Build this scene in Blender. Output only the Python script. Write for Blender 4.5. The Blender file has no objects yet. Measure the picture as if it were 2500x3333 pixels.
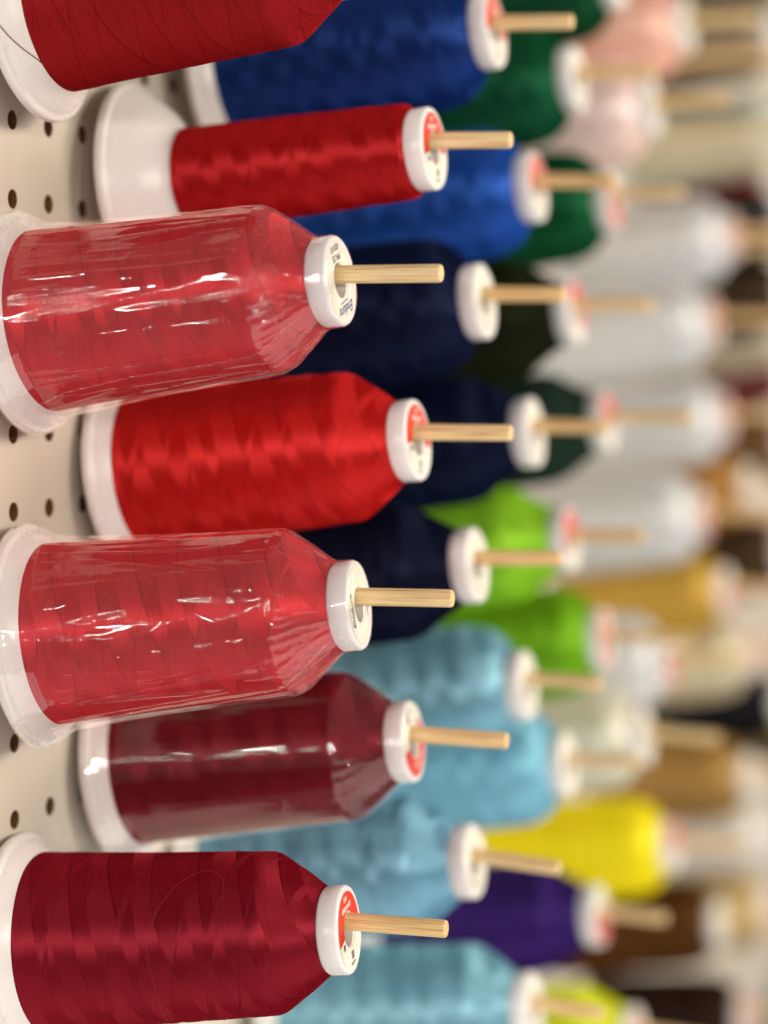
import bpy, bmesh, math, random
from mathutils import Vector, Matrix, noise
random.seed(11)
scene = bpy.context.scene
COL = scene.collection
IN = 0.0254
MM = 0.001

# ------------------------------------------------------------------ camera
YAW, PITCH, ROLL = 0.3296757, -0.0628208, 0.0064343
fw = Vector((-math.sin(YAW)*math.cos(PITCH), math.cos(YAW)*math.cos(PITCH), math.sin(PITCH)))
rt = fw.cross(Vector((0, 0, 1))).normalized()
up = rt.cross(fw)
r2 = rt*math.cos(ROLL) + up*math.sin(ROLL)
u2 = -rt*math.sin(ROLL) + up*math.cos(ROLL)
cd = bpy.data.cameras.new('camera')
cam = bpy.data.objects.new('camera', cd)
COL.objects.link(cam)
M = Matrix((r2, u2, -fw)).transposed().to_4x4()
M.translation = Vector((0.362159, -0.684630, -0.078098))
cam.matrix_world = M
cd.sensor_fit = 'HORIZONTAL'
cd.sensor_width = 24.0
cd.lens = 24.0*7637.44/2500.0
cd.clip_start = 0.02
cd.clip_end = 60
cd.dof.use_dof = True
cd.dof.focus_distance = 0.738
cd.dof.aperture_fstop = 3.3
cd.dof.aperture_blades = 0
scene.camera = cam

# ------------------------------------------------------------------ light of the shop
scene.render.engine = 'CYCLES'
scene.cycles.use_denoising = True
scene.cycles.max_bounces = 10
scene.cycles.transparent_max_bounces = 16
scene.cycles.sample_clamp_indirect = 6.0
scene.view_settings.view_transform = 'Standard'
scene.view_settings.look = 'None'
scene.view_settings.gamma = 1.0
scene.view_settings.exposure = 0.06
w = bpy.data.worlds.new('World')
scene.world = w
w.use_nodes = True
w.node_tree.nodes['Background'].inputs['Color'].default_value = (1.0, 0.94, 0.90, 1)
w.node_tree.nodes['Background'].inputs['Strength'].default_value = 0.18

def area(name, loc, target, sx, sy, power, color):
    l = bpy.data.lights.new(name, 'AREA')
    l.shape = 'RECTANGLE'
    l.size, l.size_y = sx, sy
    l.energy = power
    l.color = color
    o = bpy.data.objects.new(name, l)
    COL.objects.link(o)
    o.location = loc
    o.rotation_euler = (Vector(target)-Vector(loc)).to_track_quat('-Z', 'Z').to_euler()
    return o

AIM = (0.08, 0.1, -0.1)
# far ceiling fixtures down the shop behind the photographer, and the aisle the pegboard faces
for x, y, z, e in ((-4.6, -9.0, 1.05, 34), (-3.7, -9.0, 1.05, 38), (-2.9, -9.0, 1.05, 42), (-2.1, -9.0, 1.05, 42), (-1.2, -9.0, 1.05, 42), (0.3, -8.5, 1.05, 45),
                   (2.4, -8.0, 1.1, 55), (4.4, -7.0, 1.1, 70), (5.8, -5.2, 1.1, 70)):
    area('ceiling_lamp', (x, y, z), AIM, 0.74, 0.085, e, (1.0, 0.93, 0.88))
area('ceiling_lamp', (1.9, 1.3, 0.42), (0.05, 0.3, -0.15), 0.6, 1.0, 30.0, (1.0, 0.90, 0.76))
area('ceiling_lamp', (2.8, 0.0, 0.5), (0.05, 0.3, -0.15), 0.5, 1.4, 34.0, (1.0, 0.91, 0.78))
# light thrown back by the pale shop floor
area('floor_bounce', (0.9, -0.2, -1.25), (0.1, 0.15, -0.2), 1.6, 2.0, 13.0, (1.0, 0.97, 0.93))

# ------------------------------------------------------------------ node helpers
def lin(c):
    return tuple(((v/255)/12.92 if v/255 <= 0.04045 else ((v/255+0.055)/1.055)**2.4) for v in c) + (1.0,)

class NT:
    def __init__(self, name):
        self.m = bpy.data.materials.new(name)
        self.m.use_nodes = True
        self.t = self.m.node_tree
        self.t.nodes.clear()
        self.out = self.t.nodes.new('ShaderNodeOutputMaterial')
    def n(self, kind, **kw):
        nd = self.t.nodes.new(kind)
        for k, v in kw.items():
            setattr(nd, k, v)
        return nd
    def link(self, a, b):
        self.t.links.new(a, b)
    def put(self, sock, v):
        if hasattr(v, 'is_output') or isinstance(v, bpy.types.NodeSocket):
            self.link(v, sock)
        else:
            sock.default_value = v
    def math(self, op, a, b=0.0, c=None, clamp=False):
        nd = self.n('ShaderNodeMath', operation=op)
        nd.use_clamp = clamp
        self.put(nd.inputs[0], a); self.put(nd.inputs[1], b)
        if c is not None: self.put(nd.inputs[2], c)
        return nd.outputs[0]
    def vmath(self, op, a, b=None, scale=None):
        nd = self.n('ShaderNodeVectorMath', operation=op)
        self.put(nd.inputs[0], a)
        if b is not None: self.put(nd.inputs[1], b)
        if scale is not None: self.put(nd.inputs[3], scale)
        return nd.outputs[1] if op in ('DOT_PRODUCT', 'LENGTH') else nd.outputs[0]
    def mix(self, fac, a, b, blend='MIX'):
        nd = self.n('ShaderNodeMix', data_type='RGBA', blend_type=blend)
        self.put(nd.inputs[0], fac); self.put(nd.inputs[6], a); self.put(nd.inputs[7], b)
        return nd.outputs[2]
    def noise(self, vec, scale, detail=2.0, rough=0.5):
        nd = self.n('ShaderNodeTexNoise')
        self.put(nd.inputs['Vector'], vec)
        nd.inputs['Scale'].default_value = scale
        nd.inputs['Detail'].default_value = detail
        nd.inputs['Roughness'].default_value = rough
        return nd.outputs['Fac']
    def white(self, v):
        nd = self.n('ShaderNodeTexWhiteNoise', noise_dimensions='1D')
        self.put(nd.inputs['W'], v)
        return nd.outputs['Value']
    def xyz(self, x, y, z):
        nd = self.n('ShaderNodeCombineXYZ')
        self.put(nd.inputs[0], x); self.put(nd.inputs[1], y); self.put(nd.inputs[2], z)
        return nd.outputs[0]
    def surf(self, sh):
        self.link(sh, self.out.inputs['Surface'])
        return self.m

def principled(name, col, rough=0.5, spec=0.5, bump=None):
    t = NT(name)
    p = t.n('ShaderNodeBsdfPrincipled')
    p.inputs['Base Color'].default_value = col
    p.inputs['Roughness'].default_value = rough
    p.inputs['Specular IOR Level'].default_value = spec
    return t, p

# ------------------------------------------------------------------ materials
def thread_material(name, rgb, sheen=0.32, hi=None, matte=False):
    """Cross-wound embroidery thread: bands of yarn laid at opposite helix angles, fibres shine anisotropically."""
    t = NT(name)
    full = lin(rgb)
    kb = 0.62 + 0.34*max(full[:3])
    base = tuple(v*kb for v in full[:3]) + (1,)
    tc = t.n('ShaderNodeTexCoord')
    sp = t.n('ShaderNodeSeparateXYZ'); t.link(tc.outputs['Object'], sp.inputs[0])
    oi = t.n('ShaderNodeObjectInfo')
    rnd = oi.outputs['Random']
    s = t.math('MULTIPLY', sp.outputs[0], 1000.0)                 # mm along the axis
    s = t.math('ADD', s, t.math('MULTIPLY', rnd, 700.0))
    phi = t.math('ARCTAN2', sp.outputs[2], t.math('MULTIPLY', sp.outputs[1], -1.0))
    wob = t.noise(t.xyz(s, phi, 0.0), 0.05, 1.0)
    wob = t.math('MULTIPLY', wob, 0.7)
    pa = t.math('ADD', t.math('ADD', t.math('MULTIPLY', s, 1/14.5), t.math('MULTIPLY', phi, 0.46)), wob)
    pb = t.math('ADD', t.math('SUBTRACT', t.math('MULTIPLY', s, 1/11.0), t.math('MULTIPLY', phi, 0.52)), wob)
    fa = t.math('FRACT', pa); fb = t.math('FRACT', pb)
    ra = t.white(t.math('FLOOR', pa))
    rb = t.white(t.math('ADD', t.math('FLOOR', pb), 571.3))
    up_ = t.math('LESS_THAN', fa, t.math('MULTIPLY_ADD', ra, 0.35, 0.32))
    keep = t.math('GREATER_THAN', fb, t.math('MULTIPLY', rb, 0.34))
    sg = t.math('MULTIPLY', up_, keep)
    ang = t.math('MULTIPLY', t.math('SUBTRACT', sg, 0.5), 0.43)
    ang = t.math('ADD', ang, t.math('MULTIPLY', t.math('SUBTRACT', t.math('ADD', ra, rb), 1.0), 0.12))
    # fibre direction in world space
    vt = t.n('ShaderNodeVectorTransform', vector_type='VECTOR', convert_from='OBJECT', convert_to='WORLD')
    vt.inputs[0].default_value = (1, 0, 0)
    geo = t.n('ShaderNodeNewGeometry')
    N = geo.outputs['Normal']
    c = t.vmath('NORMALIZE', t.vmath('CROSS_PRODUCT', vt.outputs[0], N))
    a = t.vmath('CROSS_PRODUCT', N, c)
    f = t.vmath('ADD', t.vmath('SCALE', c, scale=t.math('COSINE', ang)), t.vmath('SCALE', a, scale=t.math('SINE', ang)))
    # yarn relief: strands running round the cone, leaning with the band
    lean = t.math('MULTIPLY', t.math('TANGENT', ang), 24.0)
    q = t.math('SUBTRACT', s, t.math('MULTIPLY', phi, lean))
    strand = t.noise(t.xyz(t.math('MULTIPLY', q, 2.6), t.math('MULTIPLY', phi, 1.3), t.math('MULTIPLY', sg, 9.0)), 1.0, 2.0, 0.6)
    twist = t.noise(t.xyz(t.math('MULTIPLY', q, 1.7), t.math('MULTIPLY', phi, 30.0), 3.0), 1.0, 2.0, 0.7)
    strand_h = t.math('ADD', strand, t.math('MULTIPLY', twist, 0.6))
    bp = t.n('ShaderNodeBump'); bp.inputs['Strength'].default_value = 0.24; bp.inputs['Distance'].default_value = 0.0004
    t.link(strand_h, bp.inputs['Height'])
    # thin dark strands that cross at the band edges
    la = t.math('LESS_THAN', fa, 0.035); lb = t.math('LESS_THAN', fb, 0.028)
    pd = t.math('ADD', t.math('MULTIPLY', s, 1/3.7), t.math('MULTIPLY', phi, 0.9))
    ld = t.math('MULTIPLY', t.math('LESS_THAN', t.math('FRACT', pd), 0.045), t.math('GREATER_THAN', t.white(t.math('FLOOR', pd)), 0.62))
    lines = t.math('MINIMUM', t.math('ADD', t.math('ADD', la, lb), ld), 1.0)
    dark = tuple(v*0.42 for v in base[:3]) + (1,)
    col = t.mix(t.math('MULTIPLY', lines, 0.75), base, dark)
    mott = t.math('MULTIPLY_ADD', t.math('SUBTRACT', strand, 0.5), 0.9, 1.0)
    mott = t.math('ADD', mott, t.math('MULTIPLY', t.math('SUBTRACT', twist, 0.5), 0.7))
    col = t.mix(1.0, col, t.xyz(mott, mott, mott), 'MULTIPLY')
    d = t.n('ShaderNodeBsdfDiffuse'); d.inputs['Roughness'].default_value = 0.6
    t.link(col, d.inputs['Color']); t.link(bp.outputs[0], d.inputs['Normal'])
    g = t.n('ShaderNodeBsdfAnisotropic')
    hc = hi or tuple(min(1.0, 1.25*v + 0.30*max(full[:3])**0.5*(v/max(full[:3]))**0.5 + 0.03*max(full[:3])**0.5) for v in full[:3]) + (1,)
    g.inputs['Color'].default_value = hc
    g.inputs['Roughness'].default_value = 0.60 if matte else 0.53
    g.inputs['Anisotropy'].default_value = 0.35 if matte else 0.64
    t.link(f, g.inputs['Tangent']); t.link(bp.outputs[0], g.inputs['Normal'])
    mx = t.n('ShaderNodeMixShader'); mx.inputs[0].default_value = sheen
    t.link(d.outputs[0], mx.inputs[1]); t.link(g.outputs[0], mx.inputs[2])
    return t.surf(mx.outputs[0])

def plastic_material(name, rgb, rough=0.26):
    t, p = principled(name, lin(rgb), rough)
    tc = t.n('ShaderNodeTexCoord')
    nz = t.noise(tc.outputs['Object'], 900.0, 3.0)
    rz = t.math('MULTIPLY_ADD', nz, 0.22, rough-0.08)
    t.link(rz, p.inputs['Roughness'])
    dirt = t.noise(tc.outputs['Object'], 160.0, 4.0, 0.7)
    r = t.n('ShaderNodeMapRange'); r.inputs[1].default_value = 0.55; r.inputs[2].default_value = 0.8
    r.inputs[3].default_value = 0.0; r.inputs[4].default_value = 0.16
    t.link(dirt, r.inputs[0])
    t.link(t.mix(r.outputs[0], lin(rgb), lin((170, 158, 140))), p.inputs['Base Color'])
    b = t.n('ShaderNodeBump'); b.inputs['Strength'].default_value = 0.12; b.inputs['Distance'].default_value = 0.0003
    t.link(t.noise(tc.outputs['Object'], 500.0, 3.0), b.inputs['Height']); t.link(b.outputs[0], p.inputs['Normal'])
    p.inputs['Subsurface Weight'].default_value = 0.12
    p.inputs['Subsurface Radius'].default_value = (0.004, 0.003, 0.002)
    p.inputs['Subsurface Scale'].default_value = 0.5
    return t.surf(p.outputs[0])

def wood_material(name):
    t, p = principled(name, lin((214, 178, 120)), 0.62, 0.3)
    tc = t.n('ShaderNodeTexCoord')
    oi = t.n('ShaderNodeObjectInfo')
    sp = t.n('ShaderNodeSeparateXYZ'); t.link(tc.outputs['Object'], sp.inputs[0])
    off = t.math('MULTIPLY', oi.outputs['Random'], 40.0)
    v = t.xyz(t.math('ADD', t.math('MULTIPLY', sp.outputs[0], 26.0), off), t.math('MULTIPLY', sp.outputs[1], 1500.0), t.math('MULTIPLY', sp.outputs[2], 1500.0))
    n1 = t.noise(v, 1.0, 3.0, 0.55)
    v2 = t.xyz(t.math('ADD', t.math('MULTIPLY', sp.outputs[0], 60.0), off), t.math('MULTIPLY', sp.outputs[1], 2600.0), t.math('MULTIPLY', sp.outputs[2], 2600.0))
    n2 = t.noise(v2, 1.0, 2.0, 0.6)
    r = t.n('ShaderNodeValToRGB')
    r.color_ramp.elements[0].position = 0.34; r.color_ramp.elements[0].color = lin((150, 104, 56))
    r.color_ramp.elements[1].position = 0.60; r.color_ramp.elements[1].color = lin((243, 220, 172))
    e = r.color_ramp.elements.new(0.45); e.color = lin((228, 194, 138))
    t.link(t.math('MULTIPLY_ADD', n2, 0.45, t.math('MULTIPLY', n1, 0.55)), r.inputs[0])
    tint = t.mix(t.math('MULTIPLY', t.white(t.math('MULTIPLY', oi.outputs['Random'], 977.0)), 0.45), (1, 1, 1, 1), (0.96, 0.76, 0.52, 1))
    t.link(t.mix(1.0, r.outputs[0], tint, 'MULTIPLY'), p.inputs['Base Color'])
    b = t.n('ShaderNodeBump'); b.inputs['Strength'].default_value = 0.5; b.inputs['Distance'].default_value = 0.0003
    t.link(n2, b.inputs['Height']); t.link(b.outputs[0], p.inputs['Normal'])
    return t.surf(p.outputs[0])

def film_material(name, haze=0.10, gloss=0.8, crease=0.6):
    """Thin shrink-wrap: clear, faintly milky, with a hard gloss broken up by creases."""
    t = NT(name)
    tc = t.n('ShaderNodeTexCoord')
    sp = t.n('ShaderNodeSeparateXYZ'); t.link(tc.outputs['Object'], sp.inputs[0])
    s = t.math('MULTIPLY', sp.outputs[0], 1000.0)
    phi = t.math('ARCTAN2', sp.outputs[2], t.math('MULTIPLY', sp.outputs[1], -1.0))
    nl = t.noise(t.xyz(t.math('MULTIPLY', s, 0.035), t.math('MULTIPLY', phi, 2.2), 0.0), 1.0, 3.0, 0.55)
    nf = t.noise(t.xyz(t.math('MULTIPLY', s, 0.16), t.math('MULTIPLY', phi, 6.0), 4.0), 1.0, 3.0, 0.6)
    # creases gathered where the film shrinks over the shoulder
    sh = t.math('SUBTRACT', 1.0, t.math('ABSOLUTE', t.math('MULTIPLY', t.math('SUBTRACT', s, 98.0), 1/9.0)), clamp=True)
    ns = t.noise(t.xyz(t.math('MULTIPLY', s, 0.22), t.math('MULTIPLY', phi, 17.0), 8.0), 1.0, 3.0, 0.6)
    h = t.math('ADD', t.math('MULTIPLY', nl, 1.0), t.math('MULTIPLY', nf, 0.12))
    h = t.math('ADD', h, t.math('MULTIPLY', t.math('MULTIPLY', ns, sh), 0.9))
    b = t.n('ShaderNodeBump'); b.inputs['Strength'].default_value = crease; b.inputs['Distance'].default_value = 0.0010
    t.link(h, b.inputs['Height'])
    tr = t.n('ShaderNodeBsdfTransparent'); tr.inputs[0].default_value = (0.87, 0.862, 0.865, 1)
    df = t.n('ShaderNodeBsdfDiffuse'); df.inputs[0].default_value = (0.86, 0.82, 0.84, 1)
    t.link(b.outputs[0], df.inputs['Normal'])
    m1 = t.n('ShaderNodeMixShader')
    hz = t.noise(t.xyz(t.math('MULTIPLY', s, 0.06), t.math('MULTIPLY', phi, 2.4), 21.0), 1.0, 4.0, 0.65)
    t.link(t.math('MULTIPLY', hz, haze*2.0), m1.inputs[0])
    t.link(tr.outputs[0], m1.inputs[1]); t.link(df.outputs[0], m1.inputs[2])
    gl = t.n('ShaderNodeBsdfAnisotropic'); gl.inputs['Roughness'].default_value = 0.035
    t.link(b.outputs[0], gl.inputs['Normal'])
    fr = t.n('ShaderNodeFresnel'); fr.inputs[0].default_value = 1.42
    t.link(b.outputs[0], fr.inputs['Normal'])
    k = t.math('MINIMUM', t.math('MULTIPLY', fr.outputs[0], gloss), 0.30)
    t.link(t.xyz(k, k, k), gl.inputs['Color'])
    m2 = t.n('ShaderNodeAddShader')
    t.link(m1.outputs[0], m2.inputs[0]); t.link(gl.outputs[0], m2.inputs[1])
    return t.surf(m2.outputs[0])

def board_material(name):
    t, p = principled(name, lin((204, 188, 164)), 0.38, 0.4)
    tc = t.n('ShaderNodeTexCoord')
    n = t.noise(tc.outputs['Object'], 26.0, 4.0, 0.6)
    t.link(t.mix(n, lin((204, 194, 177)), lin((215, 206, 191))), p.inputs['Base Color'])
    b = t.n('ShaderNodeBump'); b.inputs['Strength'].default_value = 0.15; b.inputs['Distance'].default_value = 0.0004
    t.link(t.noise(tc.outputs['Object'], 700.0, 3.0), b.inputs['Height']); t.link(b.outputs[0], p.inputs['Normal'])
    return t.surf(p.outputs[0])

def fibre_material(name):
    t, p = principled(name, lin((88, 58, 34)), 0.9, 0.1)
    tc = t.n('ShaderNodeTexCoord')
    n = t.noise(tc.outputs['Object'], 900.0, 4.0, 0.7)
    t.link(t.mix(n, lin((52, 32, 18)), lin((120, 82, 48))), p.inputs['Base Color'])
    return t.surf(p.outputs[0])

def flat_material(name, rgb, rough=0.5):
    t, p = principled(name, lin(rgb), rough, 0.3)
    tc = t.n('ShaderNodeTexCoord')
    n = t.noise(tc.outputs['Object'], 900.0, 3.0, 0.6)
    a = lin(rgb)
    t.link(t.mix(n, tuple(v*0.86 for v in a[:3])+(1,), tuple(min(1, v*1.08) for v in a[:3])+(1,)), p.inputs['Base Color'])
    return t.surf(p.outputs[0])

MAT = dict(
    plastic=plastic_material('white_plastic', (232, 226, 220)),
    cap=plastic_material('white_cap_plastic', (238, 234, 231), 0.28),
    wood=wood_material('pale_dowel_wood'),
    film=film_material('shrink_wrap', 0.022, 1.8, 0.40),
    film_dark=film_material('shrink_wrap_clear', 0.004, 1.7, 0.15),
    board=board_material('painted_hardboard'),
    fibre=fibre_material('raw_hardboard'),
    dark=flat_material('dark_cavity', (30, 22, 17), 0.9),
    paper=flat_material('cream_label_paper', (236, 230, 214), 0.55),
    red_print=flat_material('red_label_print', (226, 58, 34), 0.45),
    black_ink=flat_material('black_ink', (44, 44, 50), 0.6),
    blue_ink=flat_material('blue_ink', (44, 66, 130), 0.6),
    white_ink=flat_material('white_ink', (240, 226, 214), 0.6),
    red_strand=flat_material('red_strand', (128, 18, 28), 0.6),
    pink_strand=flat_material('pale_red_strand', (160, 46, 56), 0.6),
)

# ------------------------------------------------------------------ mesh helpers
def link(name, mesh, parent=None):
    o = bpy.data.objects.new(name, mesh)
    COL.objects.link(o)
    if parent: o.parent = parent
    return o

def lathe(name, prof, segs, mats, close=False, mat_of=None):
    """prof: (s, R) in mm from base to cap, revolved round local X."""
    bm = bmesh.new()
    rings = []
    for s, R in prof:
        rings.append([bm.verts.new((s*MM, -R*MM*math.cos(2*math.pi*i/segs), R*MM*math.sin(2*math.pi*i/segs))) for i in range(segs)])
    k = len(prof) if close else len(prof)-1
    for j in range(k):
        a, b = rings[j], rings[(j+1) % len(prof)]
        for i in range(segs):
            f = bm.faces.new((a[i], b[i], b[(i+1) % segs], a[(i+1) % segs]))
            f.smooth = True
            if mat_of: f.material_index = mat_of(j)
    bmesh.ops.recalc_face_normals(bm, faces=bm.faces)
    me = bpy.data.meshes.new(name)
    bm.to_mesh(me); bm.free()
    for m in mats: me.materials.append(m)
    return me

def smooth_sharp(me, deg=35):
    try:
        me.set_sharp_from_angle(angle=math.radians(deg))
    except Exception:
        pass
    return me

def resample(prof, step):
    out = [prof[0]]
    for (s0, r0), (s1, r1) in zip(prof, prof[1:]):
        n = max(1, int(math.hypot(s1-s0, r1-r0)/step))
        for i in range(1, n+1):
            out.append((s0+(s1-s0)*i/n, r0+(r1-r0)*i/n))
    return out

def tube(name, pts, rad, mat, segs=6):
    bm = bmesh.new()
    rings = []
    for i, p in enumerate(pts):
        d = (pts[min(i+1, len(pts)-1)] - pts[max(i-1, 0)]).normalized()
        a = d.orthogonal().normalized() if i == 0 else (prev - d*prev.dot(d)).normalized()
        prev = a
        b = d.cross(a)
        rings.append([bm.verts.new(p + (a*math.cos(2*math.pi*k/segs) + b*math.sin(2*math.pi*k/segs))*rad) for k in range(segs)])
    for r0, r1 in zip(rings, rings[1:]):
        for k in range(segs):
            bm.faces.new((r0[k], r0[(k+1) % segs], r1[(k+1) % segs], r1[k])).smooth = True
    bm.faces.new(rings[0][::-1]); bm.faces.new(rings[-1])
    me = bpy.data.meshes.new(name); bm.to_mesh(me); bm.free()
    me.materials.append(mat)
    return me

# ------------------------------------------------------------------ the setting: pegboard wall with real holes
def build_board():
    c0, c1, z0, z1 = -2, 64, -12, 27         # hole columns (along +Y), hole rows (downwards)
    T = 0.0064; R = 0.0032
    bm = bmesh.new()
    for c in range(c0, c1):
        n = 24 if c < 8 else 12
        for r in range(z0, z1):
            cy, cz = c*IN, -r*IN
            h = IN/2
            inner, outer, back = [], [], []
            for i in range(n):
                a = 2*math.pi*i/n + math.pi/4
                ca, sa = math.cos(a), math.sin(a)
                k = h/max(abs(ca), abs(sa))
                inner.append(bm.verts.new((0, cy+R*ca, cz+R*sa)))
                outer.append(bm.verts.new((0, cy+k*ca, cz+k*sa)))
                back.append(bm.verts.new((-T, cy+R*ca, cz+R*sa)))
            for i in range(n):
                j = (i+1) % n
                f = bm.faces.new((inner[i], outer[i], outer[j], inner[j])); f.material_index = 0
                f = bm.faces.new((back[i], inner[i], inner[j], back[j])); f.material_index = 1; f.smooth = True
    # edge strips give the sheet its thickness
    ya, yb = (c0-0.5)*IN, (c1-0.5)*IN
    za, zb = -(z1-0.5)*IN, -(z0-0.5)*IN
    for p, q in (((ya, za), (ya, zb)), ((yb, za), (yb, zb)), ((ya, za), (yb, za)), ((ya, zb), (yb, zb))):
        f = bm.faces.new([bm.verts.new(v) for v in ((0, *p), (0, *q), (-T, *q), (-T, *p))]); f.material_index = 1
    me = bpy.data.meshes.new('wall'); bm.to_mesh(me); bm.free()
    me.materials.append(MAT['board']); me.materials.append(MAT['fibre'])
    o = link('wall', me); o['kind'] = 'structure'
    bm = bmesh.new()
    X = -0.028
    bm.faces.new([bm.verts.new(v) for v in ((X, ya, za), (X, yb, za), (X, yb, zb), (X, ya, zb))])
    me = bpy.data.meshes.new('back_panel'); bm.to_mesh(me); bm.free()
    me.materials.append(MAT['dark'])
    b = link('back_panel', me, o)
build_board()

# ------------------------------------------------------------------ cone parts (local X is the cone's axis, base at 0)
SEG = 96
BODY = [(1.2, 33.0), (0.0, 34.8), (0.3, 35.8), (1.0, 36.2), (2.6, 36.2), (3.3, 35.8), (3.8, 34.9), (4.0, 34.2), (4.6, 33.8), (6.0, 32.6), (8.0, 30.2),
        (11.0, 26.4), (14.0, 23.6), (18.0, 21.3), (24.0, 19.4), (30.0, 18.6), (108.2, 13.2),
        (108.2, 5.0), (100.0, 5.3), (95.0, 12.4), (30.0, 17.2), (18.0, 19.4), (8.0, 27.0)]
ME_BODY = smooth_sharp(lathe('cone_body', BODY, SEG, [MAT['plastic']], close=True), 50)
CAPP = [(107.9, 13.0), (107.7, 13.6), (108.3, 14.0), (113.6, 14.1), (114.4, 13.75), (114.65, 13.1), (114.6, 12.4), (114.6, 6.0), (114.3, 5.35), (96.0, 5.2), (96.0, 4.9), (107.9, 4.9)]
CAPP = [(107.9, 13.0), (107.7, 13.6), (108.3, 14.0), (113.6, 14.1), (114.4, 13.75), (114.65, 13.1), (114.5, 12.6), (114.5, 6.0), (114.2, 5.45), (108.4, 5.35)]
SLIM = [(s+0.0, R) for s, R in BODY[:10]] + [(9.5, 29.6), (14, 25.6), (17.5, 20.6), (20.2, 17.3), (24, 16.4), (108.2, 13.2)] + BODY[17:20] + [(26, 14.6), (16, 20.0), (8, 27.0)]
ME_SLIM = smooth_sharp(lathe('cone_body', SLIM, SEG, [MAT['plastic']], close=True), 50)
ME_CAP = smooth_sharp(lathe('cap', CAPP, SEG, [MAT['cap']], close=True), 50)

def thread_profile(r0, r1, s0=7.6, s1=92.0):
    return [(s0+0.8, r0-6.0), (s0, r0-1.6), (s0+0.1, r0-0.5), (s0+1.0, r0), (s0+20, r0-(r0-r1)*0.30), (s0+45, r0-(r0-r1)*0.62), (s1-4, r1), (s1-2, r1-0.2), (s1-0.4, r1-0.75), (s1+1.2, r1-1.7),
            (s1+8, r1-6.3), (107.2, 14.2), (107.4, 12.0)]
def roughen(me, amp, seed):
    for v in me.vertices:
        s, y, z = v.co
        r = math.hypot(y, z)
        if r < 1e-6: continue
        ph = math.atan2(z, -y)
        d = noise.noise(Vector((s*900+seed, math.cos(ph)*2, math.sin(ph)*2)))*amp + noise.noise(Vector((s*160+seed, math.cos(ph)*1.2, math.sin(ph)*1.2)))*amp*1.6
        k = 1 + d/r
        v.co.y *= k; v.co.z *= k
    return me
def make_thread(name, prof, seed, amp=0.00010):
    me = lathe(name, resample(prof, 1.0), 128, [None])
    return roughen(smooth_sharp(me, 40), amp, seed)
THREADS = {
    'full': [make_thread('thread', thread_profile(29.4, 25.9), 3.1+i*7) for i in range(3)],
    'round': [make_thread('thread', [(8.4, 23.4), (7.6, 27.8), (7.7, 28.9), (8.6, 29.4), (27, 28.4), (52, 27.3), (78, 26.3), (84, 25.9), (88, 25.0), (91, 23.7), (94, 21.6), (101, 17.4), (106.8, 14.4), (107.4, 12.0)], 4.4+i*5) for i in range(2)],
    'blunt': [make_thread('thread', [(8.4, 23.4), (7.6, 27.4), (7.7, 28.4), (8.6, 28.9), (27, 28.1), (52, 27.3), (78, 26.6), (90, 26.0), (95, 25.3), (99, 24.0), (102, 22.3), (104.4, 20.2), (106.2, 17.6), (107.2, 15.0), (107.4, 12.0)], 6.4+i*5) for i in range(2)],
    'worn': [make_thread('thread', thread_profile(27.6, 25.2), 5.7)],
    'slim': [make_thread('thread', [(21.0, 15.0), (20.4, 17.0), (21.2, 18.0), (60, 17.4), (104, 16.3), (106.2, 15.8), (107.2, 14.0), (107.3, 12.0)], 9.2)],
}

# label discs on the caps: angle 0 up, as seen from the aisle
FS = 114.56
def disc_sector(name, r0, r1, cut, mat, upper):
    """annulus; keeps the part above (or below) the height cut, measured along the label's own up direction"""
    bm = bmesh.new()
    n = 72
    pts = []
    for i in range(n):
        for j in range(5):
            pass
    rad = [r0 + (r1-r0)*j/8 for j in range(9)]
    grid = {}
    for i in range(n):
        a = 2*math.pi*i/n
        for j, r in enumerate(rad):
            y, z = r*math.sin(a), r*math.cos(a)
            if cut is not None:
                z = max(z, cut) if upper else min(z, cut)
            grid[i, j] = bm.verts.new((FS*MM, y*MM, z*MM))
    for i in range(n):
        for j in range(8):
            vs = (grid[i, j], grid[(i+1) % n, j], grid[(i+1) % n, j+1], grid[i, j+1])
            if cut is not None and all(abs(v.co.z - cut*MM) < 1e-7 for v in vs): continue
            bm.faces.new(vs)
    bmesh.ops.dissolve_degenerate(bm, edges=bm.edges, dist=1e-7)
    for f in bm.faces:
        f.normal_update()
        if f.normal.x < 0: f.normal_flip()
    me = bpy.data.meshes.new(name); bm.to_mesh(me); bm.free()
    me.materials.append(mat)
    return me
def ring_arc(name, r0, r1, a0, a1, mat, lift=0.0):
    bm = bmesh.new()
    n = max(6, int(abs(a1-a0)/4))
    prev = None
    for i in range(n+1):
        a = math.radians(a0+(a1-a0)*i/n)
        cur = [bm.verts.new(((FS+lift)*MM, r*MM*math.sin(a), r*MM*math.cos(a))) for r in (r0, r1)]
        if prev: bm.faces.new((prev[0], cur[0], cur[1], prev[1]))
        prev = cur
    for f in bm.faces:
        f.normal_update()
        if f.normal.x < 0: f.normal_flip()
    me = bpy.data.meshes.new(name); bm.to_mesh(me); bm.free()
    me.materials.append(mat)
    return me
ME_PAPER = ring_arc('label', 5.9, 12.3, 0, 360, MAT['paper'])
ME_RED = ring_arc('label_band', 6.0, 12.15, -100, 100, MAT['red_print'], 0.03)

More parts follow.
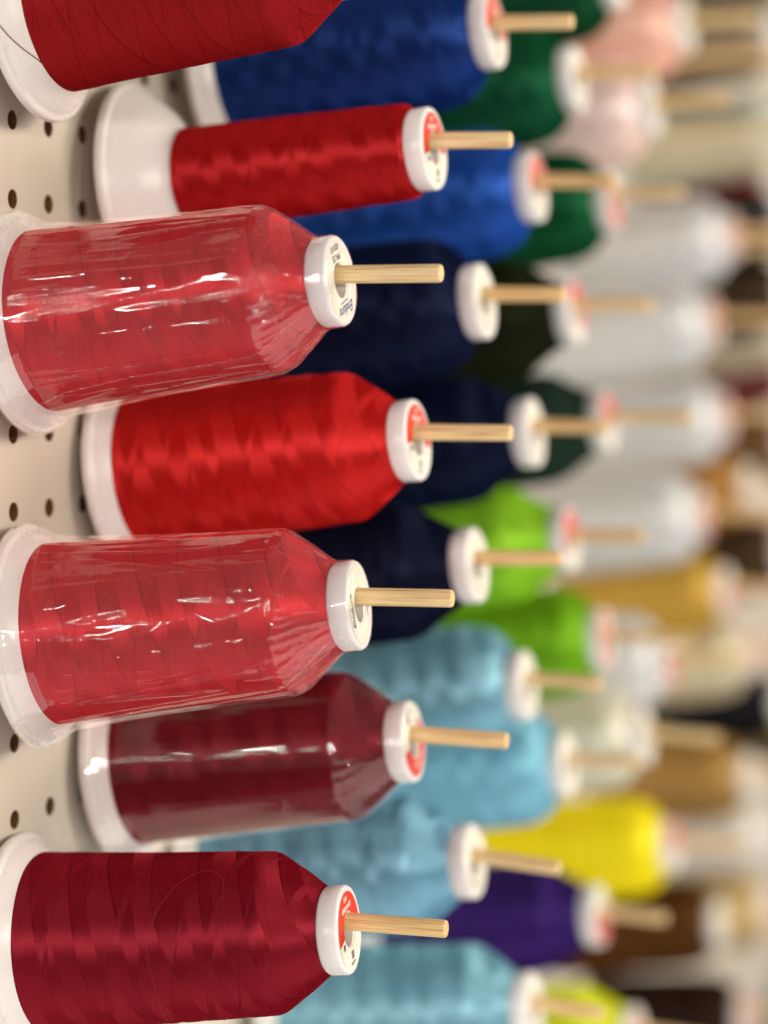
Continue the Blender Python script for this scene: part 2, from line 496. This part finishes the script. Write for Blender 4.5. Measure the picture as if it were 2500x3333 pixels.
def text_mesh(body, size, mat, y, z, rot=0, shear=0.0, stretch=1.0):
    cu = bpy.data.curves.new('lettering', 'FONT')
    cu.body = body; cu.size = size*MM; cu.align_x = 'CENTER'; cu.align_y = 'CENTER'; cu.shear = shear
    cu.offset = 0.00004*size/3
    to = bpy.data.objects.new('lettering', cu)
    COL.objects.link(to)
    dg = bpy.context.evaluated_depsgraph_get()
    me = bpy.data.meshes.new_from_object(to.evaluated_get(dg))
    bpy.data.objects.remove(to)
    # text plane (x right, y up) -> label plane: right = +Y, up = +Z, facing +X
    R = Matrix.Rotation(math.radians(rot), 2)
    for v in me.vertices:
        p = R @ Vector((v.co.x*stretch, v.co.y))
        v.co = Vector(((FS+0.06)*MM, p.x + y*MM, p.y + z*MM))
    me.materials.clear(); me.materials.append(mat)
    me.name = 'lettering'
    return me
def strokes(rects, mat, name='print_mark'):
    """rects: (y, z, wide, high, lean) in mm on the label"""
    bm = bmesh.new()
    for y, z, wd, hg, ln in rects:
        bm.faces.new([bm.verts.new(((FS+0.06)*MM, (y+a*wd/2+b*ln)*MM, (z+b*hg/2)*MM)) for a, b in ((-1, -1), (1, -1), (1, 1), (-1, 1))])
    for f in bm.faces:
        f.normal_update()
        if f.normal.x < 0: f.normal_flip()
    me = bpy.data.meshes.new(name); bm.to_mesh(me); bm.free()
    me.materials.append(mat)
    return me
rr = random.Random(4)
ME_RED_WORDS = strokes([(x, 10.0+0.25*math.sin(x*3), 0.42, 1.5+0.5*rr.random(), 0.2) for x in (-1.6, -0.8, 0.0, 0.8, 1.6)] +
                       [(x*0.92, 7.3, 0.5, 1.3+0.5*rr.random(), 0.2) for x in (-5.2, -4.4, -3.5, -2.7, -1.9, -1.0, -0.2, 0.7, 1.5, 2.4, 3.2, 4.1, 5.0)], MAT['white_ink'])
ME_RED_CODE = strokes([(-7.4, -3.4, 1.7, 1.8, 0.1)] + [(-0.8+0.75*(i % 4), -7.4-0.9*(i//4), 0.5, 0.6+0.2*rr.random(), 0.0) for i in range(12)] +
                      [(-2.4+0.7*i, -10.8, 0.36, 0.8, 0.0) for i in range(7)], MAT['black_ink'])
ME_SMALL_CODE = strokes([(-5.0+0.8*i, -7.6, 0.5, 0.7+0.5*rr.random(), 0.0) for i in range(6)] + [(-3.0+0.8*i, -9.4, 0.5, 0.9, 0.0) for i in range(6)], MAT['black_ink'])
ME_NAME_BLUE = text_mesh('Endura', 4.6, MAT['blue_ink'], 0, 9.0, 0, 0.45)
ME_NAME_RULE = strokes([(0.4+0.62*i, 6.6, 0.42, 0.45, 0.0) for i in range(-5, 7)], MAT['blue_ink'])
ME_SIDE_CODE = text_mesh('P913E', 3.1, MAT['black_ink'], 0, -7.4, 0, 0.0)
ME_SIDE_NUM = text_mesh('420187', 2.7, MAT['black_ink'], 0, -10.3, 0, 0.0)
ME_NAME_DARK = text_mesh('Endura', 4.0, MAT['black_ink'], 0, 8.9, 0, 0.45)

# ------------------------------------------------------------------ shrink wrap
def film_mesh(seed, loose=1.0, ridges=(), r0=29.4, r1=25.9):
    prof = [(-0.25, 32.0), (-0.3, 35.0), (0.2, 36.35), (2.8, 36.55), (5.0, 35.4), (8.5, 33.1), (13, 31.4), (22, 30.3), (45, r0-0.9), (70, r1+1.25), (91, r1+0.5), (93.5, r1-0.6),
            (100, r1-5.2), (106, 15.9), (108.5, 14.6), (113.6, 14.45), (114.8, 13.8), (114.95, 12.9), (114.9, 11.6), (114.8, 9.2)]
    prof = resample(prof, 0.6)
    segs = 400
    segs_r = [((s0, a0), (s1, a1), h, w_) for line, h, w_ in ridges for (s0, a0), (s1, a1) in zip(line, line[1:])]
    bm = bmesh.new()
    rings = []
    for s, R in prof:
        ring = []
        for i in range(segs):
            a = 2*math.pi*i/segs
            ca, sa = math.cos(a), math.sin(a)
            d = 0.0
            body = max(0.0, min(1.0, (s-9)/12))*max(0.0, min(1.0, (96-s)/10))
            d += body*loose*(0.45*noise.noise(Vector((s*0.022+seed, ca*1.9, sa*1.9))) + 0.22*noise.noise(Vector((s*0.07+seed*2, ca*4.5, sa*4.5))))
            d += body*loose*0.9*max(0.0, -sa-0.35)*(0.6+0.5*noise.noise(Vector((s*0.03, seed, ca*2))))
            # long pulled ridges running along the axis
            rid = noise.noise(Vector((s*0.012+seed*3, ca*5.5, sa*5.5)))
            d += body*0.5*loose*max(0.0, 1-abs(rid)*7)
            sh = max(0.0, 1-abs(s-97)/9)
            side = 0.35+0.65*max(0.0, -sa)
            d += sh*side*0.55*noise.noise(Vector((s*0.10+seed, ca*13, sa*13)))
            d += sh*side*0.28*noise.noise(Vector((s*0.35+seed, ca*26, sa*26)))
            d += 0.30*math.exp(-((s-94.5)/2.6)**2)*math.sin(a*52+5*noise.noise(Vector((ca*3, sa*3, seed))))*(0.25+0.9*max(0, 0.3-sa))
            deg = math.degrees(a) if a < math.pi else math.degrees(a)-360
            if -75 < deg < 60:
                best = {}
                for (s0, a0), (s1, a1), h, w_ in segs_r:
                    if s < min(s0, s1)-3 or s > max(s0, s1)+3: continue
                    vx, vy = s1-s0, (a1-a0)*R*0.01745
                    px, py = s-s0, (deg-a0)*R*0.01745
                    q = max(0.0, min(1.0, (px*vx+py*vy)/(vx*vx+vy*vy)))
                    dd = (px-q*vx)**2+(py-q*vy)**2
                    g = h*math.exp(-dd/(2*w_*w_))
                    if g > best.get((h, w_), 0): best[h, w_] = g
                d += sum(best.values())
            fl = max(0.0, 1-abs(s-5)/6)
            d += fl*0.18*noise.noise(Vector((s*0.25+seed, ca*16, sa*16)))
            cp = max(0.0, min(1.0, (s-106)/3))
            d += cp*0.10*noise.noise(Vector((s*0.5+seed, ca*9, sa*9)))
            lo = -0.25 if body > 0.2 else -0.1
            d = max(d, lo)
            r = (R+d)*MM
            ring.append(bm.verts.new((s*MM, -r*ca, r*sa)))
        rings.append(ring)
    for a, b in zip(rings, rings[1:]):
        for i in range(segs):
            bm.faces.new((a[i], b[i], b[(i+1) % segs], a[(i+1) % segs])).smooth = True
    bmesh.ops.recalc_face_normals(bm, faces=bm.faces)
    me = bpy.data.meshes.new('shrink_wrap'); bm.to_mesh(me); bm.free()
    return me
def film_radius(s):
    pr = [(2, 36.6), (8.5, 33.3), (13, 31.7), (22, 30.7), (45, 29.1), (70, 27.7), (92, 26.6), (100, 21.1), (107, 15.6)]
    for (s0, a), (s1, b) in zip(pr, pr[1:]):
        if s <= s1: return a+(b-a)*(s-s0)/(s1-s0)
    return pr[-1][1]
def surf_pt(s, deg, R):
    a = math.radians(deg)
    return Vector((s*MM, -R*MM*math.cos(a), R*MM*math.sin(a)))
def seam_mesh(knots, rad=0.16):
    pts = []
    for (s0, a0), (s1, a1) in zip(knots, knots[1:]):
        n = max(3, int(abs(s1-s0)/0.8))
        for i in range(n):
            f = i/n
            s = s0+(s1-s0)*f; a = a0+(a1-a0)*f
            pts.append(surf_pt(s, a + 0.35*math.sin(s*2.1), film_radius(s)+0.35+0.12*math.sin(s*1.3)))
    return tube('seam', pts, rad*MM, MAT['film'], 5)

# ------------------------------------------------------------------ things
def set_mat(o, m):
    o.material_slots[0].link = 'OBJECT'
    o.material_slots[0].material = m


GROUP = 'spools of thread hung on the pegboard'
PGROUP = 'wooden dowels stuck in the pegboard'
MATS = {}
def tmat(key, rgb, **kw):
    if key not in MATS: MATS[key] = thread_material(key.replace(' ', '_')+'_thread', rgb, **kw)
    return MATS[key]

dowel_cache = {}
def dowel_mesh(L, seed):
    key = (round(L, 4), seed)
    if key in dowel_cache: return dowel_cache[key]
    bm = bmesh.new()
    n = 28
    xs = [(-0.014, 2.75), (0.0, 2.82)] + [(L*i/14, 2.82) for i in range(1, 14)] + [(L-0.0007, 2.80), (L-0.0002, 2.62), (L, 2.35)]
    rings = []
    for x, R in xs:
        rr_ = []
        for i in range(n):
            a = 2*math.pi*i/n
            d = 0.05*noise.noise(Vector((x*30+seed, math.cos(a)*3, math.sin(a)*3)))
            rr_.append(bm.verts.new((x, (R+d)*MM*math.cos(a), (R+d)*MM*math.sin(a))))
        rings.append(rr_)
    for a, b in zip(rings, rings[1:]):
        for i in range(n):
            bm.faces.new((a[i], b[i], b[(i+1) % n], a[(i+1) % n])).smooth = True
    bm.faces.new(rings[-1]); bm.faces.new(rings[0][::-1])
    bmesh.ops.recalc_face_normals(bm, faces=bm.faces)
    me = bpy.data.meshes.new('dowel_peg'); bm.to_mesh(me); bm.free()
    me.materials.append(MAT['wood'])
    smooth_sharp(me, 40)
    dowel_cache[key] = me
    return me

def dowel(k, row, tip_x, tip_z, label, tip_y=0.0):
    """tip_x in mm from the board, tip_z in inches of hole rows"""
    p0 = Vector((0, k*IN, -row*IN)); p1 = Vector((tip_x*MM, k*IN+tip_y*MM, -tip_z*IN))
    d = p1-p0
    o = link('dowel_peg', dowel_mesh(round(d.length, 3), random.randint(0, 5)))
    o.location = p0
    o.rotation_euler = d.to_track_quat('X', 'Z').to_euler()
    o['label'] = label; o['category'] = 'dowel'; o['group'] = PGROUP
    return p0, d

def axis_matrix(cx, y, cz, tilt, yaw, SX):
    a = Matrix.Rotation(yaw, 4, 'Z') @ Matrix.Rotation(-tilt, 4, 'Y')
    base = Vector((cx*MM, y, cz)) - (a @ Vector((1, 0, 0)))*(111.3*SX*MM)
    return Matrix.Translation(base) @ a @ Matrix.Diagonal((SX, 1, 1, 1))

PROTO = {}
def copy_part(src, parent):
    c = src.copy(); COL.objects.link(c); c.parent = parent
    return c
def spool(k, row, short, rgb, cap_x=112, cap_z=None, tip_x=147, tip_z=None, tilt=7.0, roll=0, kind='full', label='paper', lab_rot=0,
          mat_key=None, matkw={}, text=None, dowel_label=None, tip_y=0.0, sx=0.962, yaw=0.0, cap_y=0.0):
    tip_z = row if tip_z is None else tip_z
    p0, d = dowel(k, row, tip_x, tip_z, dowel_label or ('wooden dowel end poking out of the '+short.replace(' thread', '')), tip_y)
    zd = -(p0.z + d.z*(cap_x/tip_x))/IN                     # dowel height at the cap, in rows
    lo = zd + 2.45*MM/IN
    cz = lo if cap_z is None else min(max(cap_z, zd+2.2*MM/IN), zd+3.0*MM/IN)
    e = bpy.data.objects.new('thread_spool', None); COL.objects.link(e)
    e.empty_display_size = 0.01
    e.matrix_world = axis_matrix(cap_x, k*IN+cap_y*MM, -cz*IN, math.radians(tilt), math.radians(yaw), sx)
    e['label'] = text or short; e['category'] = 'thread spool'; e['group'] = GROUP
    if not PROTO:
        PROTO['body'] = link('cone_body', ME_BODY); PROTO['cap'] = link('cap', ME_CAP)
        b, c = PROTO['body'], PROTO['cap']
        b.parent = e; c.parent = e
    else:
        b = copy_part(PROTO['body'], e); copy_part(PROTO['cap'], e)
        if kind == 'slim': b.data = ME_SLIM
    th = link('thread', random.choice(THREADS[kind]), e)
    set_mat(th, tmat(mat_key or str(rgb), rgb, **matkw))
    th.rotation_euler = (0, 0, 0)
    if label:
        lb = link('label', ME_PAPER, e)
        lb.rotation_euler = (math.radians(lab_rot), 0, 0)
        if label == 'red':
            link('label_band', ME_RED, lb)
            if k <= 9:
                link('print_mark', ME_RED_WORDS, lb); link('print_mark', ME_RED_CODE, lb)
        elif label == 'code':
            link('print_mark', ME_SMALL_CODE, lb)
        elif label == 'name_blue':
            link('lettering', ME_NAME_BLUE, lb); link('print_mark', ME_NAME_RULE, lb)
            link('lettering', ME_SIDE_CODE, lb); link('lettering', ME_SIDE_NUM, lb)
        elif label == 'name_dark':
            link('lettering', ME_NAME_DARK, lb); link('print_mark', ME_SMALL_CODE, lb)
    return e
def wrap(e, seed, mat, knots=None, loose=1.0, ridges=()):
    f = link('shrink_wrap', film_mesh(seed, loose, ridges), e)
    f.data.materials.append(mat)
    if knots: link('seam', seam_mesh(knots), f)

# pulled creases in the two wraps, as (mm along the axis, degrees round it), with height and width in mm
RIDGES_A = [([(12, 12), (25, 14), (38, 15), (52, 17), (66, 15), (80, 13)], 0.34, 0.9), ([(18, 2), (30, 5), (44, 3)], 0.20, 0.8), ([(28, -24), (45, -22), (62, -25), (84, -20)], 0.30, 0.9),
            ([(93, 25), (99, 18), (106, 6)], 0.33, 0.6), ([(93, 14), (97, 10), (100, 3), (106, -4)], 0.31, 0.5), ([(94, 4), (100, -6), (106, -14)], 0.32, 0.5), ([(92, -30), (99, -34), (106, -30)], 0.35, 0.6)]
RIDGES_B = [([(14, 6), (24, 9), (36, 14), (44, 15)], 0.36, 1.0), ([(36, -6), (48, -1), (60, 5), (68, 8)], 0.40, 1.1), ([(74, 2), (84, 7), (91, 12)], 0.28, 0.8), ([(16, -38), (40, -34), (62, -30), (88, -26)], 0.32, 0.9),
            ([(93, 20), (98, 17), (103, 19), (107, 8)], 0.33, 0.5), ([(94, 8), (99, 10), (104, 13)], 0.30, 0.5), ([(94, 0), (100, 4), (106, 3)], 0.31, 0.45), ([(93, -12), (99, -9), (106, -10)], 0.34, 0.5), ([(92, -36), (99, -30), (107, -26)], 0.37, 0.6)]
# nearest column: the reds
E = spool(0, -2, 'matte brick red thread spool cut off by the top edge', (160, 26, 30), cap_x=114, cap_z=-1.88, kind='worn', mat_key='matte red', matkw=dict(sheen=0.12, matte=True),
      text='matte brick red thread spool cut off by the top edge, loose strand crossing its base',
      dowel_label='wooden dowel inside the matte brick red spool at the top edge')
def body_radius(s_):
    for (s0, a), (s1, b) in zip(BODY[4:15], BODY[5:16]):
        if s_ <= s1: return a+(b-a)*(s_-s0)/(s1-s0)
    return 18.6
strand = [surf_pt(11.5, -50, 27.2)]
for f in range(15):
    q = f/14
    s_, a_ = 10.2+(2.7-10.2)*q**1.2, -48+38*q
    strand.append(surf_pt(s_, a_, max(body_radius(s_), 27.6)+0.22))
strand += [surf_pt(1.2, -7, 36.5), surf_pt(-1.0, -6.5, 36.0), surf_pt(-4, -9, 35.0), surf_pt(-7, -12, 34.0)]
link('loose_strand', tube('loose_strand', strand, 0.17*MM, MAT['red_strand']), E)
E = spool(0, 2, 'upper shrink-wrapped red thread spool', (202, 28, 36), cap_x=110.2, cap_z=2.06, tip_x=146.3, tip_z=1.98, label='name_blue', lab_rot=-163, mat_key='wrapped red', matkw=dict(sheen=0.32),
      text='upper of the two shrink-wrapped red spools, blue script and black code on its cap')
wrap(E, 2.3, MAT['film'], [(3, -62), (9, -60), (22, -53), (45, -50), (70, -51), (88, -50), (96, -44), (107, -34)], 0.75, RIDGES_A)
E = spool(0, 6, 'lower shrink-wrapped red thread spool', (202, 28, 36), sx=0.968, yaw=4.5, cap_y=4.0, tip_y=5.0, cap_x=115.5, cap_z=6.12, tip_x=148.5, tip_z=5.91, label='name_dark', lab_rot=100, mat_key='wrapped red', matkw=dict(sheen=0.32),
      text='shrink-wrapped red thread spool directly above the bare crimson spool, grey script running up its cap')
wrap(E, 7.9, MAT['film'], [(3, -66), (9, -65), (22, -64), (45, -62), (70, -60), (88, -57), (96, -50), (107, -38)], 0.75, RIDGES_B)
E = spool(0, 10, 'bare deep crimson thread spool', (136, 16, 30), sx=0.968, yaw=4.5, cap_y=3.5, tip_y=4.4, cap_x=112.8, cap_z=10.12, tip_x=147.6, tip_z=9.98, label='red', lab_rot=8, mat_key='crimson', tilt=6.2,
      text='bare deep crimson thread spool with red and white cap label, lowest in the front column')
def on_thread(s, deg): return surf_pt(s, deg, 29.4-(29.4-25.9)*max(0, min(1, (s-7.6)/82))+0.25)
loop = [on_thread(53, -90)]
for s, a in ((53.5, -70), (54.5, -50), (55.5, -35), (55.8, -22), (55.2, -8), (55, 2), (55.5, 12), (57, 24), (60, 37), (64, 49), (68.5, 58), (73, 61), (77, 57), (79.5, 48), (80, 40), (78.5, 33)):
    loop.append(on_thread(s, a))
fine = []
for i in range(len(loop)-1):
    p0, p1, p2, p3 = loop[max(i-1, 0)], loop[i], loop[i+1], loop[min(i+2, len(loop)-1)]
    for j in range(5):
        f = j/5
        fine.append(0.5*((2*p1)+(p2-p0)*f+(2*p0-5*p1+4*p2-p3)*f*f+(3*p1-p0-3*p2+p3)*f**3))
link('loose_strand', tube('loose_strand', fine, 0.055*MM, MAT['pink_strand']), E)

# second column
spool(3, 0, 'slim scarlet thread spool', (172, 18, 20), cap_x=116, cap_z=0.29, tip_x=146, tip_z=0.12, kind='slim', label='red', lab_rot=5, tilt=5.6, mat_key='scarlet slim',
      text='half-used slim scarlet thread spool with a long bare white base')
spool(3, 4, 'bright unwrapped red thread spool', (196, 26, 24), cap_x=111, cap_z=4.10, tip_x=147, tip_z=3.97, label='red', lab_rot=-6, mat_key='bright red',
      text='unwrapped bright red thread spool between the two shrink-wrapped reds')
E = spool(3, 8, 'dark maroon wrapped thread spool', (122, 16, 26), yaw=2.5, cap_y=2.0, tip_y=2.5, cap_x=109.4, cap_z=8.20, tip_x=146.2, tip_z=8.10, label='red', lab_rot=205, mat_key='maroon', matkw=dict(sheen=0.30),
      text='dark maroon thread spool in glossy shrink-wrap with broken white reflections')
wrap(E, 14.6, MAT['film_dark'], None, 0.18)

# third column
spool(6, -2, 'royal blue thread spool', (18, 48, 120), cap_x=115, cap_z=-1.68, tip_x=147, tip_z=-1.83, label='red', lab_rot=-5, text='dark royal blue thread spool at the top, behind the matte brick red one', kind='blunt')
spool(6, 2, 'navy thread spool', (20, 28, 60), cap_x=112, cap_z=2.18, tip_x=145, tip_z=2.05, label='code', text='navy blue thread spool behind the upper wrapped red one', matkw=dict(sheen=0.2), kind='blunt')
spool(6, 6, 'blue-black thread spool', (20, 24, 48), cap_x=110, cap_z=6.04, tip_x=145, tip_z=5.87, label='code', text='blue-black thread spool behind the lower wrapped red one', matkw=dict(sheen=0.2), kind='round')
spool(6, 10, 'sky blue thread spool behind crimson', (116, 182, 218), matkw=dict(sheen=0.5, hi=(0.36, 0.64, 0.76, 1)), cap_x=110, cap_z=10.42, tip_x=146, tip_z=10.42, label='code', tilt=6.6,
      text='sky blue thread spool with broad shiny shoulder, right behind the crimson one', dowel_label='drooping dowel in the sky blue spool, pointing across the yellow one')

# fourth column
spool(9, 0, 'bright cobalt blue thread spool', (28, 78, 172), cap_x=111, cap_z=0.33, tip_x=145, tip_z=0.21, label='red', text='brighter cobalt blue thread spool behind the slim scarlet one', kind='blunt')
spool(9, 4, 'midnight navy thread spool', (18, 26, 54), cap_x=111, cap_z=4.14, tip_x=143, tip_z=4.03, label='code', text='midnight navy thread spool behind the bright unwrapped red one', matkw=dict(sheen=0.2), kind='round')
spool(9, 8, 'light aqua thread spool', (126, 190, 214), matkw=dict(sheen=0.5, hi=(0.36, 0.64, 0.76, 1)), cap_x=109, cap_z=8.20, tip_x=142, tip_z=8.08, label='code', text='light aqua thread spool right behind the blue-black and maroon ones', kind='blunt')
spool(9, 13, 'pale turquoise thread spool', (124, 188, 210), matkw=dict(sheen=0.5, hi=(0.36, 0.64, 0.76, 1)), cap_x=113, cap_z=13.33, tip_x=145, tip_z=13.37, label='paper', text='pale turquoise thread spool at the bottom edge beside the crimson one')

# fifth column
spool(12, -2, 'forest green thread spool', (14, 82, 48), cap_x=108, cap_z=-1.72, tip_x=144, tip_z=-1.84, label='code', text='forest green thread spool in front of the pale pink ones, below the royal blue dowel', kind='blunt')
spool(12, 2, 'black olive thread spool', (36, 42, 22), cap_x=108, cap_z=2.16, tip_x=144, tip_z=2.05, label='red', lab_rot=-40, text='black olive thread spool behind the navy one, red tab on its cap', matkw=dict(sheen=0.1), kind='round')
spool(12, 6, 'lime green thread spool', (146, 214, 40), cap_x=107, cap_z=6.0, tip_x=142, tip_z=5.95, label='red', lab_rot=20, text='vivid lime green thread spool behind the blue-black one', kind='round')
spool(12, 10, 'powder blue thread spool', (130, 194, 226), cap_x=107, cap_z=9.9, tip_x=141, tip_z=9.8, label='paper', text='powder blue thread spool between the aqua one and the yellow one', kind='blunt')

# sixth column
spool(15, -4, 'bottle green thread spool', (16, 74, 42), cap_x=107, label='paper', text='bottle green thread spool at the very top in front of the salmon pink one', kind='blunt')
spool(15, 0, 'emerald thread spool', (14, 84, 46), cap_x=106, cap_z=0.1, tip_x=141, tip_z=-0.06, label='red', lab_rot=150, text='emerald green thread spool in the gap beside the cobalt blue cap', kind='blunt')
spool(15, 4, 'slate green thread spool', (44, 64, 52), cap_x=105, cap_z=4.1, label='red', lab_rot=0, text='dark slate green thread spool behind the midnight navy cap', matkw=dict(sheen=0.12), kind='round')
spool(15, 8, 'grass green thread spool', (118, 178, 22), cap_x=105, cap_z=8.1, label='red', lab_rot=90, text='grass green thread spool under the lime green one', kind='blunt')
spool(15, 13, 'purple thread spool', (52, 26, 104), cap_x=104, cap_z=13.25, tip_x=138, tip_z=13.2, label='red', lab_rot=170, text='deep purple thread spool under the yellow one', kind='round')

# further down the wall, going out of focus
def far(k, row, short, rgb, text, cap_x=108, cap_z=None, label='red', lab_rot=0, **kw):
    kw.setdefault('kind', 'round' if 'chartreuse' in short else 'blunt')
    spool(k, row, short, rgb, cap_x=cap_x, cap_z=cap_z, label=label, lab_rot=lab_rot, text=text, **kw)
far(18, -2, 'pale shell pink thread spool', (255, 218, 206), 'pale shell pink thread spool below the forest green cap', label='paper')
far(21, -4, 'salmon pink thread spool', (252, 186, 168), 'salmon pink thread spool near the top beside the bottle green one', label='paper')
far(18, 10, 'cream thread spool', (232, 226, 198), 'cream thread spool beside the aqua and powder blue ones, above the yellow one', cap_x=108, cap_z=10.5, label='paper', tip_z=10.3)
far(18, 16, 'chartreuse thread spool', (228, 240, 40), 'chartreuse thread spool at the bottom edge under the purple one', cap_x=106, tip_z=16.3, lab_rot=120)
far(21, 9, 'white thread spool under gold', (224, 226, 228), 'white thread spool under the gold one, behind the grass green cap', cap_x=104, cap_z=9.3, tip_z=9.1, lab_rot=150)
far(21, 13, 'yellow thread spool', (255, 232, 22), 'bright yellow thread spool above the purple one', cap_x=107)
far(24, 2, 'white thread spool behind the black olive one', (224, 226, 228), 'white thread spool beside the red tab of the black olive cap', cap_x=110, lab_rot=90)
far(24, 6, 'white thread spool beside lime', (224, 226, 228), 'white thread spool right beside the lime green cap', cap_x=106, cap_z=6.4, tip_z=6.3, lab_rot=120)
far(27, 0, 'white thread spool beside emerald', (224, 226, 228), 'white thread spool right beside the emerald cap, topmost of the whites', cap_x=106, lab_rot=90)
far(27, 4, 'white thread spool behind slate', (224, 226, 228), 'white thread spool right beside the slate green cap', cap_x=104, cap_z=4.3, tip_z=4.2, lab_rot=90)
far(27, 8, 'gold thread spool', (196, 156, 62), 'antique gold thread spool under the row of whites', cap_x=106, cap_z=8.3, tip_z=8.2, lab_rot=170)
far(27, 16, 'chocolate brown thread spool', (80, 46, 14), 'chocolate brown thread spool right of the yellow one', cap_x=105, label='paper')
far(30, 10, 'ivory thread spool', (214, 200, 170), 'ivory thread spool below the gold one', cap_x=108, lab_rot=60)
far(30, 13, 'tan thread spool', (168, 130, 70), 'tan thread spool right of the cream one', cap_x=108, label='paper')
far(30, 19, 'espresso thread spool', (40, 24, 16), 'espresso brown thread spool at the lower right, beside the chartreuse one', cap_x=108, lab_rot=40)
far(33, 6, 'bronze thread spool', (172, 122, 56), 'bronze thread spool right of the white one beside slate green', cap_x=92, label='paper')
far(33, -3, 'pale sage thread spool', (196, 200, 184), 'pale sage grey thread spool right of the pink ones', cap_x=108, label='paper')
far(33, 15, 'off-white thread spool', (226, 218, 204), 'off-white thread spool right of the yellow one', cap_x=110, label='paper')
far(33, 17, 'khaki thread spool', (190, 164, 108), 'khaki thread spool between the chocolate and espresso ones', cap_x=108, label='paper')
far(36, -1, 'charcoal thread spool', (52, 50, 50), 'charcoal grey thread spool right of the upper whites', cap_x=100, label='paper')
far(39, 2, 'light beige thread spool', (206, 192, 168), 'light beige thread spool at the right edge by the whites', cap_x=92, label='paper')
far(36, 12, 'jet black thread spool', (24, 24, 26), 'jet black thread spool at the right edge under the ivory one', cap_x=104, label='paper')
far(39, 8, 'dusty pink thread spool', (214, 178, 164), 'dusty pink thread spool at the right edge below the bronze one', cap_x=100, label='paper')
far(39, 13, 'dark khaki thread spool', (116, 98, 66), 'dark khaki thread spool at the right edge above the tan one', cap_x=104, label='paper')
far(36, -2, 'brick thread spool', (140, 32, 20), 'slim dark brick red spool at the right edge above the charcoal one', cap_x=90, label='paper', kind='slim')
far(30, -5, 'taupe thread spool', (136, 120, 96), 'taupe thread spool at the upper right corner behind the bare dowels', cap_x=116, label='paper')
far(33, -7, 'stone grey thread spool', (150, 140, 118), 'stone grey thread spool at the very top right corner', cap_x=110, label='paper')
far(36, 1, 'umber thread spool', (62, 46, 32), 'dark umber thread spool at the right edge between the upper whites', cap_x=104, label='paper')
far(36, 5, 'walnut thread spool', (104, 72, 40), 'walnut brown thread spool right of the white one beside the slate green cap', cap_x=104, label='paper')
far(36, 8, 'dark brown thread spool', (70, 50, 30), 'dark brown thread spool at the right edge above the gold cap', cap_x=104, label='paper')
far(42, 3, 'wine red thread spool', (112, 22, 24), 'wine red thread spool peeping out at the right beside the whites', cap_x=80, label='paper')

# bare dowels with nothing on them
for k, row, tx, txt in ((27, -4, 150, 'bare dowel in front of the taupe spool, lower of two'), (27, -6, 150, 'bare dowel in front of the taupe spool, upper of two'),
                    (30, -2, 150, 'bare dowel under the pale sage spool'), (33, 0, 140, 'bare dowel just above the topmost white spool'),
                    (24, -2, 150, 'bare dowel right of the shell pink spool')):
    dowel(k, row, tx, row, txt)
